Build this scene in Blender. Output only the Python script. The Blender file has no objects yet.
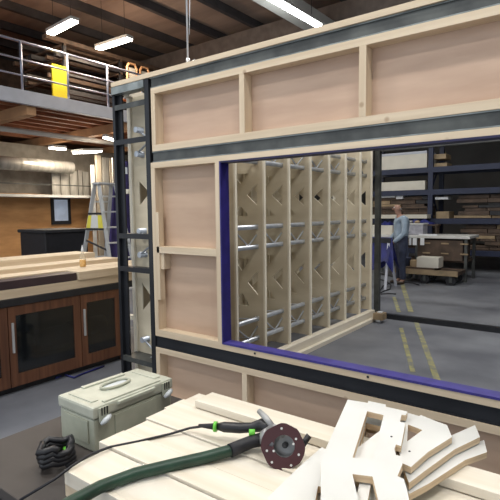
import bpy, bmesh, math, random
from mathutils import Vector, Matrix
from mathutils.geometry import tessellate_polygon
random.seed(7)
sc = bpy.context.scene
COL = sc.collection
# ------------------------------------------------------------------ camera
F = 480.0
R = Matrix(((0.80029908, 0.03864372, -0.59835445),
            (0.59947797, -0.0717847, 0.79716568),
            (-0.01214725, -0.99667127, -0.08061529)))   # camera axes (right, down, forward) in world
CAM = Vector((0, 0, 1.6))
cd = bpy.data.cameras.new('camera'); cam = bpy.data.objects.new('camera', cd); COL.objects.link(cam)
cd.sensor_width = 36; cd.lens = 36 * F / 500; cd.clip_end = 200; cd.clip_start = .02
mw = Matrix.Identity(4)
for i in range(3):
    mw[i][0] = R[i][0]; mw[i][1] = -R[i][1]; mw[i][2] = -R[i][2]; mw[i][3] = CAM[i]
cam.matrix_world = mw
sc.camera = cam
def P(px, py, ax, v):                      # measured point of the photo on a real plane of the room
    d = R @ Vector((px - 250, py - 250, F)); i = 'XYZ'.index(ax)
    return CAM + d * ((v - CAM[i]) / d[i])

# ------------------------------------------------------------------ materials
def mat(name, col, rough=.6, metal=0., var=.0, scale=4., stretch=(1, 1, 1), col2=None, bump=0., emit=0., trans=0., alpha=1., spec=None, detail=6., coords='Object'):
    m = bpy.data.materials.new(name); m.use_nodes = True
    nt = m.node_tree; b = nt.nodes['Principled BSDF']
    b.inputs['Roughness'].default_value = rough; b.inputs['Metallic'].default_value = metal
    if spec is not None: b.inputs['Specular IOR Level'].default_value = spec
    c = (*col, 1)
    if col2 is None: col2 = tuple(max(0, x * (1 - var)) for x in col)
    tc = nt.nodes.new('ShaderNodeTexCoord'); mp = nt.nodes.new('ShaderNodeMapping'); nz = nt.nodes.new('ShaderNodeTexNoise')
    mp.inputs['Scale'].default_value = stretch; nz.inputs['Scale'].default_value = scale; nz.inputs['Detail'].default_value = detail
    nt.links.new(tc.outputs[coords], mp.inputs[0]); nt.links.new(mp.outputs[0], nz.inputs[0])
    cr = nt.nodes.new('ShaderNodeValToRGB'); cr.color_ramp.elements[0].position = .35; cr.color_ramp.elements[1].position = .65
    cr.color_ramp.elements[0].color = (*col2, 1); cr.color_ramp.elements[1].color = c
    nt.links.new(nz.outputs[0], cr.inputs[0]); nt.links.new(cr.outputs[0], b.inputs['Base Color'])
    if bump:
        bp = nt.nodes.new('ShaderNodeBump'); bp.inputs['Strength'].default_value = bump; bp.inputs['Distance'].default_value = .01
        nt.links.new(nz.outputs[0], bp.inputs['Height']); nt.links.new(bp.outputs[0], b.inputs['Normal'])
    if emit:
        b.inputs['Emission Color'].default_value = c; b.inputs['Emission Strength'].default_value = emit
    if trans: b.inputs['Transmission Weight'].default_value = trans
    if alpha < 1: b.inputs['Alpha'].default_value = alpha
    return m
def grain(name, light, dark, axis='X', knots=False, rough=.55, wob=3., fine=70.):
    """timber: long streaks along the axis, optional brown knots"""
    m = mat(name, light, rough, 0, col2=dark, scale=1.0, detail=5)
    nt = m.node_tree; mp = [n for n in nt.nodes if n.type == 'MAPPING'][0]
    s = [fine * .35] * 3; s['XYZ'.index(axis)] = wob * .35
    mp.inputs['Scale'].default_value = s
    if knots:
        cr = [n for n in nt.nodes if n.type == 'VALTORGB'][0]; b = nt.nodes['Principled BSDF']
        tc = [n for n in nt.nodes if n.type == 'TEX_COORD'][0]
        vo = nt.nodes.new('ShaderNodeTexVoronoi'); vo.inputs['Scale'].default_value = 4.5
        nt.links.new(tc.outputs['Object'], vo.inputs['Vector'])
        r2 = nt.nodes.new('ShaderNodeValToRGB'); r2.color_ramp.elements[0].position = .04; r2.color_ramp.elements[1].position = .09
        r2.color_ramp.elements[0].color = (.5, .5, .5, 1); r2.color_ramp.elements[1].color = (0, 0, 0, 1)
        nt.links.new(vo.outputs['Distance'], r2.inputs[0])
        mx = nt.nodes.new('ShaderNodeMix'); mx.data_type = 'RGBA'
        nt.links.new(r2.outputs[0], mx.inputs[0]); nt.links.new(cr.outputs[0], mx.inputs[6]); mx.inputs[7].default_value = (.25, .12, .05, 1)
        nt.links.new(mx.outputs[2], b.inputs['Base Color'])
    return m
M = {}
PINE_L, PINE_D = (.70, .575, .42), (.60, .475, .33)
for a in 'XYZ':
    M['pine' + a] = grain('pine_' + a, PINE_L, PINE_D, a, True)
    M['white' + a] = grain('planed_pine_' + a, (.78, .725, .625), (.70, .63, .51), a, False, .5)
M['ply'] = mat('pink_plywood', (.56, .40, .29), .5, col2=(.47, .325, .23), scale=1.2, stretch=(1.2, 1.2, 6), detail=8)
M['plyx'] = mat('pink_plywood_flat_grain', (.55, .39, .29), .5, col2=(.46, .315, .23), scale=1.3, stretch=(1.2, 1.2, 7), detail=8)
M['ribply'] = mat('rib_plywood', (.69, .61, .46), .6, col2=(.60, .52, .38), scale=2.5, stretch=(1, 1, 3))
M['ribedge'] = mat('rib_batten', (.86, .80, .66), .5, var=.06)
M['cut'] = mat('cut_plate_white', (.70, .70, .675), .5, col2=(.66, .655, .625), scale=6)
M['cutedge'] = mat('cut_plate_edge', (.76, .60, .41), .6, col2=(.62, .46, .29), scale=1, stretch=(3, 3, 160))
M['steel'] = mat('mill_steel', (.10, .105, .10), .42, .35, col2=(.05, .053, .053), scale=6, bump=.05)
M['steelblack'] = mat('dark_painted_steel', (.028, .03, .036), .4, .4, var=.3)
M['steellit'] = mat('mill_steel_lit', (.30, .33, .33), .4, .4, col2=(.16, .18, .18), scale=9)  # lighter copy of the mill steel, light on its edges put into the colour
M['alu'] = mat('aluminium_tube', (.60, .64, .70), .35, .55, var=.15, scale=12)
M['alum'] = mat('brushed_aluminium', (.62, .64, .66), .4, .5, var=.15)
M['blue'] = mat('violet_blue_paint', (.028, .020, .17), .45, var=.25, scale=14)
M['blueshade'] = mat('violet_blue_paint_shaded', (.012, .010, .06), .5, var=.2, scale=14)  # liner paint again, shade under the head put into the colour
M['bluelit'] = mat('violet_blue_paint_lit', (.050, .040, .24), .45, var=.25, scale=14)  # liner paint again, light on the sill put into the colour
M['floor'] = mat('concrete', (.20, .21, .235), .5, col2=(.115, .122, .145), scale=1.3, detail=12, bump=.05)
M['yellow'] = mat('worn_yellow_line', (.36, .34, .14), .6, col2=(.19, .195, .18), scale=9)
M['roof'] = mat('roof_sheet', (.40, .29, .23), .7, col2=(.30, .22, .18), scale=.6, stretch=(1, 5, 1))
M['purlin'] = mat('roof_steel', (.06, .055, .06), .6, var=.3)
M['rafter'] = mat('rafter_steel', (.20, .155, .13), .6, var=.3)
M['wall'] = mat('shed_wall', (.12, .115, .11), .8, var=.3, scale=.8)
M['mezz'] = mat('mezzanine_blue_grey', (.46, .48, .55), .5, var=.12, scale=3)
M['rail'] = mat('railing_steel', (.34, .37, .48), .4, .5, var=.1)
M['joist'] = mat('red_brown_joist', (.40, .16, .08), .6, var=.35, scale=3)
M['joist2'] = mat('orange_timber_beam', (.55, .30, .15), .6, var=.2, scale=3)
M['dark'] = mat('dark_stuff', (.02, .02, .024), .6, var=.4, scale=8)
M['black'] = mat('black_plastic', (.012, .012, .016), .45, var=.3, scale=10)
M['blackrib'] = mat('black_rubber', (.015, .015, .02), .6, var=.3)
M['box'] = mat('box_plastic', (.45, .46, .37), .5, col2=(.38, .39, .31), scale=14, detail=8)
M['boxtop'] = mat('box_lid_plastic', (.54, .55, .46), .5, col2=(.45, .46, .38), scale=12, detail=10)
M['latch'] = mat('latch_plastic', (.62, .66, .68), .4, var=.08)
M['hose'] = mat('green_hose', (.018, .055, .033), .45, var=.35, scale=30)
M['green'] = mat('lime_ring', (.16, .62, .06), .4, var=.1)
M['maroon'] = mat('maroon_plate', (.050, .006, .009), .45, var=.15, scale=20)
M['cast'] = mat('cast_grey', (.40, .40, .40), .4, .3, var=.2, scale=20)
M['screw'] = mat('screw_steel', (.7, .68, .64), .3, .6, var=.1)
M['brown'] = grain('brown_cabinet_wood', (.17, .07, .035), (.09, .035, .018), 'Z')
M['glass'] = mat('smoked_glass', (.02, .024, .028), .06, 0, var=.5, scale=2.2, alpha=.6, spec=.9)
M['clear'] = mat('bottle_plastic', (.80, .76, .60), .15, var=.05, alpha=.22)
M['glue'] = mat('amber_glue', (.72, .36, .03), .3, var=.1)
M['ortim'] = mat('orange_partition', (.56, .30, .12), .6, col2=(.42, .21, .08), scale=1.5, stretch=(1, 1, 4))
M['winblue'] = mat('window_daylight', (.50, .58, .72), .2, var=.25, scale=3, emit=.25)
M['sheet'] = mat('galvanised_sheet', (.48, .46, .42), .35, .3, col2=(.26, .25, .22), scale=2, stretch=(1, 4, .6))
M['beige'] = mat('beige_panel', (.50, .43, .33), .6, var=.25, scale=1.5)
M['purple'] = mat('purple_cloth', (.045, .03, .14), .7, var=.4, scale=5)
M['ystick'] = mat('yellow_black_panel', (.68, .60, .06), .5, var=.1)
M['ymez'] = mat('yellow_panel', (.72, .66, .02), .5, var=.1)
M['rackblue'] = mat('rack_blue', (.013, .02, .055), .5, var=.2)
M['cream'] = mat('cream_board', (.60, .57, .50), .6, var=.1, scale=3)
M['tan'] = mat('tan_stock', (.34, .25, .15), .7, var=.35, scale=5)
M['brownst'] = mat('brown_stock', (.10, .065, .045), .7, var=.5, scale=5)
M['cobalt'] = mat('cobalt_cloth', (.010, .016, .16), .6, var=.6, scale=6)
M['white'] = mat('white_stuff', (.75, .77, .80), .4, var=.08)
M['skin'] = mat('skin', (.38, .22, .165), .55, var=.1, scale=10)
M['shirt'] = mat('pale_blue_shirt', (.30, .38, .47), .8, var=.18, scale=9)
M['trouser'] = mat('dark_trousers', (.035, .045, .085), .8, var=.3, scale=9)
M['shoe'] = mat('brown_shoe', (.05, .03, .02), .5, var=.3)
M['hair'] = mat('grey_hair', (.35, .33, .31), .8, var=.3, scale=60)
M['tube'] = mat('lamp_tube', (1, .93, .82), .4, var=.0, emit=14)
M['tubec'] = mat('lamp_tube_cool', (.95, 1, .96), .4, var=.0, emit=14)
M['fix'] = mat('lamp_body', (.6, .6, .58), .5, var=.1)
M['film'] = mat('clear_film', (.9, .9, .9), .08, var=.0, alpha=.13, spec=1., bump=.6, scale=30)
M['table'] = mat('dark_tabletop', (.06, .05, .045), .6, var=.3, scale=4)

# ------------------------------------------------------------------ mesh helper
class MB:
    def __init__(s): s.bm = bmesh.new()
    def box(s, x0, x1, y0, y1, z0, z1, bev=0):
        x0, x1 = sorted((x0, x1)); y0, y1 = sorted((y0, y1)); z0, z1 = sorted((z0, z1))
        v = [s.bm.verts.new(p) for p in ((x0,y0,z0),(x1,y0,z0),(x1,y1,z0),(x0,y1,z0),(x0,y0,z1),(x1,y0,z1),(x1,y1,z1),(x0,y1,z1))]
        fs = [s.bm.faces.new([v[i] for i in q]) for q in ((3,2,1,0),(4,5,6,7),(0,1,5,4),(1,2,6,5),(2,3,7,6),(3,0,4,7))]
        if bev:
            es = list({e for f in fs for e in f.edges})
            bmesh.ops.bevel(s.bm, geom=es, offset=bev, segments=2, profile=.6, affect='EDGES')
        return s
    def bar(s, a, b, w, h, up=(0, 0, 1), bev=0):
        """box bar from a to b, w across, h along up"""
        a, b = Vector(a), Vector(b); d = (b - a).normalized(); u = Vector(up)
        sd = d.cross(u)
        if sd.length < 1e-4: sd = d.cross(Vector((1, 0, 0)))
        sd.normalize(); u = sd.cross(d).normalized()
        v = []
        for p in (a, b):
            for q, r in ((-1,-1),(1,-1),(1,1),(-1,1)): v.append(s.bm.verts.new(p + sd*q*w/2 + u*r*h/2))
        fs = [s.bm.faces.new([v[i] for i in q]) for q in ((3,2,1,0),(4,5,6,7),(0,1,5,4),(1,2,6,5),(2,3,7,6),(3,0,4,7))]
        if bev:
            es = list({e for f in fs for e in f.edges})
            bmesh.ops.bevel(s.bm, geom=es, offset=bev, segments=2, profile=.6, affect='EDGES')
        return s
    def tube(s, pts, r, n=10, cap=True):
        pts = [Vector(p) for p in pts]; rings = []; prev = None
        rr = r if isinstance(r, (list, tuple)) else [r] * len(pts)
        for i, p in enumerate(pts):
            if i == 0: d = pts[1] - p
            elif i == len(pts) - 1: d = p - pts[i-1]
            else: d = (pts[i+1] - p).normalized() + (p - pts[i-1]).normalized()
            d.normalize()
            if prev is None:
                u = d.cross(Vector((0, 0, 1)))
                if u.length < 1e-3: u = d.cross(Vector((1, 0, 0)))
            else: u = prev - d * prev.dot(d)
            u.normalize(); prev = u; w = d.cross(u)
            rings.append([s.bm.verts.new(p + (u*math.cos(2*math.pi*k/n) + w*math.sin(2*math.pi*k/n)) * rr[i]) for k in range(n)])
        for A, B in zip(rings, rings[1:]):
            for k in range(n):
                f = s.bm.faces.new((A[k], A[(k+1) % n], B[(k+1) % n], B[k])); f.smooth = True
        if cap:
            s.bm.faces.new(rings[0][::-1]); s.bm.faces.new(rings[-1])
        return s
    def poly(s, outer, holes, fn, t):
        """extruded polygon with holes: 2D loops, fn maps (a, b, h) to 3D, thickness t"""
        loops = [outer] + list(holes)
        flat = [p for l in loops for p in l]
        tris = tessellate_polygon([[Vector((p[0], p[1], 0)) for p in l] for l in loops])
        lo = [s.bm.verts.new(fn(p[0], p[1], 0)) for p in flat]; hi = [s.bm.verts.new(fn(p[0], p[1], t)) for p in flat]
        for a, b, c in tris:
            try:
                s.bm.faces.new((lo[a], lo[b], lo[c])); s.bm.faces.new((hi[c], hi[b], hi[a]))
            except ValueError: pass
        k = 0
        for l in loops:
            n = len(l)
            for i in range(n):
                f = s.bm.faces.new((lo[k+i], lo[k+(i+1) % n], hi[k+(i+1) % n], hi[k+i])); f.material_index = 1
            k += n
        return s
    def build(s, name, m, parent=None, m2=None, loc=None, recalc=True):
        if recalc: bmesh.ops.recalc_face_normals(s.bm, faces=s.bm.faces)
        me = bpy.data.meshes.new(name)
        if loc is not None:                                # top-level mesh: put its origin at its base
            bmesh.ops.translate(s.bm, verts=s.bm.verts, vec=-Vector(loc))
        s.bm.to_mesh(me); s.bm.free()
        me.materials.append(m)
        if m2: me.materials.append(m2)
        o = bpy.data.objects.new(name, me); COL.objects.link(o)
        if loc is not None: o.location = loc
        if parent is not None:
            o.parent = parent; o.matrix_parent_inverse = Matrix.Translation(-parent.location)
        return o
def tag(o, label=None, cat=None, group=None, kind=None):
    if label: o['label'] = label
    if cat: o['category'] = cat
    if group: o['group'] = group
    if kind: o['kind'] = kind
    return o
def thing(name, label, cat, loc=(0, 0, 0), group=None):
    o = bpy.data.objects.new(name, None); COL.objects.link(o); o.location = loc; o.empty_display_size = .1
    return tag(o, label, cat, group)
def copy_tree(o, d, label=None, group=None):
    """copy thing o and its parts, shifted by d"""
    c = o.copy(); COL.objects.link(c); c.location = o.location + Vector(d)
    for ch in [x for x in bpy.data.objects if x.parent == o]:
        k = ch.copy(); COL.objects.link(k); k.parent = c; k.matrix_parent_inverse = ch.matrix_parent_inverse.copy(); k.matrix_parent_inverse = Matrix.Translation(-o.location)
        for g in [x for x in bpy.data.objects if x.parent == ch]:
            q = g.copy(); COL.objects.link(q); q.parent = k; q.matrix_parent_inverse = g.matrix_parent_inverse.copy()
    if label: c['label'] = label
    if group: c['group'] = group
    return c
def bx(name, m, x0, x1, y0, y1, z0, z1, parent=None, bev=0):
    return MB().box(x0, x1, y0, y1, z0, z1, bev).build(name, m, parent)
def solo(name, mb, m, label, cat, loc, group=None, m2=None):
    return tag(mb.build(name, m, None, m2, loc), label, cat, group)

# ------------------------------------------------------------------ setting
S = 'structure'
tag(bx('floor', M['floor'], -20, 9, -4, 24, -.1, 0), kind=S)
tag(bx('wall_north', M['wall'], -20, 9, 24, 24.2, 0, 7.2), kind=S)
tag(bx('wall_west', M['wall'], -20.2, -20, -4, 24, 0, 7.2), kind=S)
tag(bx('wall_east', M['wall'], 9, 9.2, -4, 24, 0, 7.2), kind=S)
tag(bx('ceiling', M['roof'], -20, 9, -4, 24, 7.2, 7.3), kind=S)
for k in range(20):
    x = -19 + k * 1.44 + .3
    a = x - .06
    solo('roof_purlin', MB().box(a, a + .13, -4, 24, 6.98, 7.2), M['purlin'], 'dark steel purlin running the length of the shed roof', 'roof beam', (a, 10, 6.98), 'steel purlins under the roof')
for y in (5.6, 11.8, 18):
    solo('roof_rafter', MB().box(-20, 9, y, y + .2, 6.5, 6.98), M['rafter'], 'deep steel rafter crossing under the roof purlins', 'roof beam', (-5, y, 6.5), 'steel rafters across the shed')
solo('roof_duct', MB().box(-6.6, -5.95, 6, 16, 6.3, 6.5), M['fix'], 'broad grey duct running below the roof near the white strip light', 'duct', (-6, 11, 6.3))
t = thing('steel_column', 'grey steel column rising behind the top of the timber wall', 'column', (-9.1, 12.2, 0))
mb = MB().box(-9.35, -8.85, 12.15, 12.18, 0, 6.5).box(-9.35, -8.85, 12.42, 12.45, 0, 6.5).box(-9.12, -9.08, 12.18, 12.42, 0, 6.5)
mb.build('column_shaft', M['wall'], t); bx('base_plate', M['purlin'], -9.5, -8.7, 12.05, 12.55, 0, .03, t)
# yellow floor lines
for i, (a, b, w) in enumerate((((401, 328), (413, 372), .05), ((416, 322), (438, 382), .06), ((394, 297), (399, 312), .06), ((402, 283), (411, 312), .08))):
    A, B = P(*a, 'Z', .002), P(*b, 'Z', .002)
    tag(MB().bar(A, B, w, .003).build('trim_%d' % (i + 1), M['yellow']), kind=S)

# ------------------------------------------------------------------ main timber and steel wall (plane y = 2.6)
Y0 = 2.6; XL, XR = -2.935, 1.3
def stud(par, x, z0, z1, w=.043, d=.085, y=Y0):
    return bx('stud', M['pineZ'], x, x + w, y, y + d, z0, z1, par, .0015)
def railx(par, x0, x1, z0, z1, d=.085, y=Y0, name='rail'):
    return bx(name, M['pineX'], x0, x1, y, y + d, z0, z1, par, .0015)
def flat(label, x0, x1, z0, z1, studs, rails=(), ply='ply', rt=.045, rb=.05, panels=True):
    t = thing('timber_flat', label, 'wall panel', ((x0 + x1) / 2, Y0, z0))
    railx(t, x0, x1, z1 - rt, z1); railx(t, x0, x1, z0, z0 + rb)
    for s in studs: stud(t, s, z0 + rb, z1 - rt)
    ss = sorted(studs)
    for (a, b, q) in rails: railx(t, a, b, q, q + .052)
    bx('plywood_panel', M[ply], x0, x1, Y0 + .085, Y0 + .094, z0, z1, t)
    return t
up = flat('long upper timber flat of pink plywood panels above the window opening', XL + .035, XR, 2.075, 2.56, [XL + .035, -2.027, -1.168, -.31, .55, XR - .043], ply='plyx')
side = flat('upright timber flat with two plywood panels left of the window opening', XL + .012, -2.212, .602, 1.99, [XL + .012, -2.255], [(XL + .055, -2.255, 1.278)], rb=.055)
# doubled inner stud and small packing block of the side flat
stud(side, XL + .055, .9, 1.60, w=.03, d=.05); bx('packing_block', M['pineZ'], -2.85, -2.81, 2.612, 2.685, 1.15, 1.278, side)
low = flat('low timber flat of plywood panels below the window opening', XL + .012, XR, .0, .508, [XL + .012, -2.037, -1.175, -.31, .55, XR - .043], ply='ply')
t = thing('opening_surround', 'pine rails framing the top and bottom of the window opening', 'frame', (-1, Y0, .602))
railx(t, -2.212, XR, .602, .644); railx(t, -2.212, XR, 1.952, 1.99); stud(t, .45, .644, 1.952)
for x in (-1.92, -1.1): MB().tube([(x, Y0 - .003, .625), (x, Y0 + .01, .625)], .008, 8).build('bolt', M['dark'], t)
t = thing('blue_liner', 'violet blue painted liner around the inside of the window opening', 'frame', (-1, Y0, .645))
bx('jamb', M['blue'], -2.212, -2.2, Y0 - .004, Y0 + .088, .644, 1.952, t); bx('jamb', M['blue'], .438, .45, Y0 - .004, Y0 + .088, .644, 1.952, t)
bx('sill', M['bluelit'], -2.2, .438, Y0 - .004, Y0 + .088, .644, .658, t); bx('head', M['blueshade'], -2.2, .438, Y0 - .004, Y0 + .088, 1.94, 1.952, t)
tp = thing('top_timber', 'pale timber plate capping the top of the set wall', 'timber', (-1, Y0, 2.645))
railx(tp, -3.375, -.2, 2.643, 2.68, .1, Y0 - .008, 'plank'); railx(tp, -.197, XR, 2.643, 2.68, .1, Y0 - .008, 'plank')
def beam(label, x0, x1, z0, z1, m='steel'):
    t = thing('steel_beam', label, 'beam', ((x0 + x1) / 2, Y0, z0))
    mb = MB().box(x0, x1, Y0 + .014, Y0 + .08, z0 + .004, z1 - .004)
    mb.build('web', M[m], t)
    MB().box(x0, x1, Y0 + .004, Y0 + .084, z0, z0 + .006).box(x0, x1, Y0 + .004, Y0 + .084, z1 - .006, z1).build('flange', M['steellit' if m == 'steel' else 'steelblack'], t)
    return t
beam('grey steel channel running just under the wall\'s top timber', XL + .03, XR, 2.562, 2.641)
beam('grey steel channel between the upper plywood panels and window opening', XL + .03, XR, 1.992, 2.073)
beam('black steel channel below the blue window sill', XL + .012, XR, .51, .6, 'steelblack')
# small fixings on the mid steel top (bright clips at the rod)
rod = thing('hanging_rod', 'thin white suspension rod hanging from roof to wall top', 'rod', (-2.54, 2.65, 2.68))
MB().tube([(-2.54, 2.65, 2.72), (-2.54, 2.65, 7.1)], .007, 8).build('rod_shaft', M['white'], rod)
MB().tube([(-2.54, 2.65, 2.68), (-2.54, 2.65, 2.73)], .014, 8).tube([(-2.50, 2.65, 2.69), (-2.47, 2.65, 2.70)], .012, 8).build('shackle', M['screw'], rod)
pts = []
for k in range(24):
    u = k / 23; pts.append((-2.53 + .10 * math.sin(u * math.pi * .55) , 2.66 + .02 * u, 2.9 + u * 4.1))
solo('rod_cable', MB().tube(pts, .003, 6), M['white'], 'thin pale cable hanging loosely beside the suspension rod', 'cable', (-2.53, 2.66, 2.9))

# steel ladder frame closing the end of the side wall
t = thing('steel_ladder_frame', 'dark steel ladder frame standing at the left end of the set wall', 'steel frame', (-3.15, 2.6, 0))
LX0, LX1 = -3.375, -2.925
mb = MB().box(LX0, LX0 + .03, Y0, Y0 + .045, .0, 2.6).box(LX0 + .03, LX0 + .085, Y0 + .03, Y0 + .045, .0, 2.6)
mb.build('post', M['steelblack'], t)
MB().box(LX1 - .05, LX1, Y0, Y0 + .045, .0, 2.641).build('post', M['steelblack'], t)
for z in (2.47, 2.185, 1.405, 1.125, .345):
    mb = MB().box(LX0 + .03, LX1 - .05, Y0 + .0, Y0 + .008, z - .022, z + .02).box(LX0 + .03, LX1 - .05, Y0 + .008, Y0 + (.07 if z > .5 else .17), z + .014, z + .02)
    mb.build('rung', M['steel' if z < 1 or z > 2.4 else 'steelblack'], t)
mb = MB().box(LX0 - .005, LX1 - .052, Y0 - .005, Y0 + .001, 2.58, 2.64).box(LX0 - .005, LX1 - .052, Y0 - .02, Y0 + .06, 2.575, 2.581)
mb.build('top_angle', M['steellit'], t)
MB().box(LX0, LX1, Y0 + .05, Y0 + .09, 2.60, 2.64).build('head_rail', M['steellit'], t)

# ------------------------------------------------------------------ side wall: ribs, trusses, rail
RX0, RX1 = -3.33, -2.775
def rib_poly():
    out = [(RX0, .14), (RX1, .14), (RX1, 2.58), (RX0, 2.58)]
    holes = []
    cx = (RX0 + RX1) / 2
    for z0, z1 in ((.60, 1.13), (1.53, 2.0)):
        zc = (z0 + z1) / 2; g = .075; hw = .205; hh = (z1 - z0) / 2
        holes.append([(cx - hw, zc - hh * .46), (cx - g, zc), (cx - hw, zc + hh * .46)])
        holes.append([(cx + hw, zc + hh * .46), (cx + g, zc), (cx + hw, zc - hh * .46)])
        holes.append([(cx - hw * .5, z1 - .02), (cx, zc + .115), (cx + hw * .5, z1 - .02)])
        holes.append([(cx + hw * .5, z0 + .02), (cx, zc - .115), (cx - hw * .5, z0 + .02)])
    for zz in (.30, .50, 1.24, 1.44, 2.09, 2.29):
        for x in (-2.86, -3.20):
            h = .0255; holes.append([(x - h, zz - h), (x + h, zz - h), (x + h, zz + h), (x - h, zz + h)])
    return out, holes
ribY = [2.76, 3.0] + [3.46 + .46 * i for i in range(7)] + [6.60]
o_, h_ = rib_poly()
rib0 = thing('plywood_rib', '', 'wall rib', (RX1, ribY[0], .14), None)
MB().poly(o_, h_, lambda a, b, h: (a, ribY[0] + h, b), .012).build('web_sheet', M['ribply'], rib0, M['ribedge'])
bx('edge_batten', M['ribedge'], RX1 + .001, RX1 + .023, ribY[0] - .012, ribY[0] + .02, .14, 2.58, rib0)
bx('rear_batten', M['ribedge'], RX0 - .001, RX0 - .04, ribY[0] - .015, ribY[0] + .03, .14, 2.58, rib0)
ords = ['', 'second', 'third', 'fourth', 'fifth', 'sixth', 'seventh', 'eighth', 'ninth']
rib0['label'] = 'cream plywood rib with cut-out diamonds showing behind the steel ladder frame'
for i, y in enumerate(ribY[1:], 1):
    copy_tree(rib0, (0, y - ribY[0], 0))['label'] = ('last upright plywood rib, beside the far dark steel post' if i == len(ribY) - 1 else
        ('upright plywood rib hidden closest behind the blue jamb' if i == 1 else '%s upright plywood rib seen right of the blue jamb, counting from it' % ['', '', 'first', 'second', 'third', 'fourth', 'fifth', 'sixth', 'seventh'][i]))
trusses = []
for nm, z0, z1 in (('bottom', .30, .50), ('middle', 1.24, 1.44), ('top', 2.09, 2.29)):
    t = thing('lattice_truss', '%s silver aluminium lattice truss running through the plywood ribs' % dict(bottom='lowest', middle='middle height', top='highest')[nm], 'truss', (-2.86, 4.6, z0 - .02))
    ya, yb = 2.69, 6.66
    MB().tube([(-3.185, 2.70, z0 + .01), (-2.875, 2.70, z1 - .01)], .009, 6).build('end_brace', M['alu'], t); MB().tube([(-3.185, 2.715, z1 - .01), (-2.875, 2.715, z0 + .01)], .009, 6).build('end_brace', M['alu'], t)
    for x in (-2.86, -3.20):
        for z in (z0, z1): MB().tube([(x, ya, z), (x, yb, z)], .025, 12).build('chord', M['alu'], t)
    for x in (-2.86, -3.20):
        pts = []; y = 2.86; k = 0
        while y < 6.65:
            pts.append((x, y, z1 - .016 if k % 2 == 1 else z0 + .016)); y += .23; k += 1
        MB().tube(pts, .010, 6).build('lacing', M['alu'], t)
    for z in (z0, z1):
        pts = []; y = 3.0; k = 0
        while y < 6.6:
            pts.append((-2.876 if k % 2 == 0 else -3.184, y, z)); y += .23; k += 1
        MB().tube(pts, .0065, 6).build('lacing', M['alu'], t)
t = thing('rear_cladding', 'cream sheet cladding closing the back of the nearer plywood ribs', 'panel', (-3.385, 4.2, 0))
bx('cladding_sheet', M['ribply'], -3.395, -3.375, 2.80, 4.2, 0, 2.58, t); bx('cladding_sheet', M['ribply'], -3.395, -3.375, 4.205, 5.62, 0, 2.58, t)
t = thing('base_rail', 'long cream timber base rail along the floor under the ribs', 'timber', (-2.72, 4.7, 0))
bx('rail', M['whiteY'], -2.79, -2.70, 2.72, 6.62, .05, .14, t, .003); bx('sole_plate', M['whiteY'], -2.80, -2.655, 2.72, 6.6, 0, .05, t, .003)
bx('rail', M['pineY'], RX0 - .04, RX0 + .04, 2.72, 6.62, 0, .14, t, .003)
t = thing('top_rail', 'cream timber rail across the tops of the plywood ribs', 'timber', (-3, 4.7, 2.58))
bx('rail', M['whiteY'], -2.81, -2.755, 2.72, 6.66, 2.58, 2.64, t, .003); bx('rail', M['whiteY'], -3.37, -3.30, 2.72, 6.66, 2.58, 2.64, t, .003)
for z in (1.785, .665):
    solo('packing_stick', MB().box(-3.46, -3.375, 2.74, 2.785, z - .02, z + .02, .003), M['ribedge'], 'short cream stick poking out %s of the end rib behind the ladder frame' % ('high up' if z > 1 else 'low down'), 'timber', (-3.42, 2.76, z - .02))
# far steel frame
t = thing('far_steel_frame', 'dark steel door frame standing at the far end of the ribbed wall', 'steel frame', (-1.8, 6.75, 0))
for x in (-2.772, .2): MB().box(x, x + .07, 6.75, 6.83, 0.0, 2.52).build('post', M['steel'], t)
MB().box(-2.702, .2, 6.75, 6.83, 2.44, 2.52).build('head_rail', M['steel'], t); MB().box(-2.702, .2, 6.75, 6.83, 0, .07).build('threshold', M['steelblack'], t)
t = thing('caster_block', 'small brown block with a silver wheel at the foot of the far steel post', 'caster', (-2.58, 6.5, 0))
bx('block', M['tan'], -2.64, -2.50, 6.40, 6.56, .045, .14, t, .008); MB().tube([(-2.6, 6.44, .04), (-2.54, 6.44, .04)], .04, 16).build('wheel', M['alum'], t)
bx('clip', M['white'], -2.60, -2.54, 6.46, 6.52, .14, .155, t, .004)

# ------------------------------------------------------------------ foreground table, boards, box
TZ = .69
t = thing('work_table', 'dark low work table carrying the boards and toolbox', 'table', (-.6, 1.2, 0))
bx('tabletop', M['table'], -1.95, .75, .72, 1.62, TZ - .04, TZ, t, .004)
for x in (-1.85, .65):
    for y in (.8, 1.54): bx('leg', M['table'], x - .03, x + .03, y - .03, y + .03, 0, TZ - .04, t)
ts = .0395
fronts = [(.748, .900), (.904, 1.004), (1.008, 1.108), (1.112, 1.216), (1.220, 1.325), (1.329, 1.41)]
lefts = [-1.252, -1.302, -1.302, -1.315, -1.335, -1.33]
tops = [.852, .860, .857, .861, .857, .854]
names = ['wide pale board along the near edge of the stack, under the green hose', 'pale board second from the near edge, its raised side by the black cable', 'pale board third from the near edge of the stack', 'pale board fourth from the near edge, under the black handle', 'pale board fifth from the near edge, beneath the loose top board', 'pale board along the far edge of the stack']
lo_z = [TZ + k * .0395 for k in range(4)]
for k in range(3):
    for j, (a, b) in enumerate(((.748, .90), (.906, 1.05), (1.056, 1.21), (1.216, 1.405))):
        dx = random.uniform(-.02, .03)
        z = lo_z[k] + .0005
        solo('timber_board', MB().box(-1.27 + dx if j else -1.252 + dx * .2, .72 + dx, a + (.0015 * k if j == 0 else 0), b, z, z + .0385, .0015), M['pineX'], 'pale timber board in the lower layers of the foreground stack', 'board', (-.3, a, z), 'boards in the lower layers of the stack')
for (a, b), l, zt, lb in zip(fronts, lefts, tops, names):
    solo('timber_board', MB().box(l, .70 + random.uniform(-.02, .02), a, b, TZ + .1185 , zt, .0018), M['whiteX'], lb, 'board', (-.3, a, .81))
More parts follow.
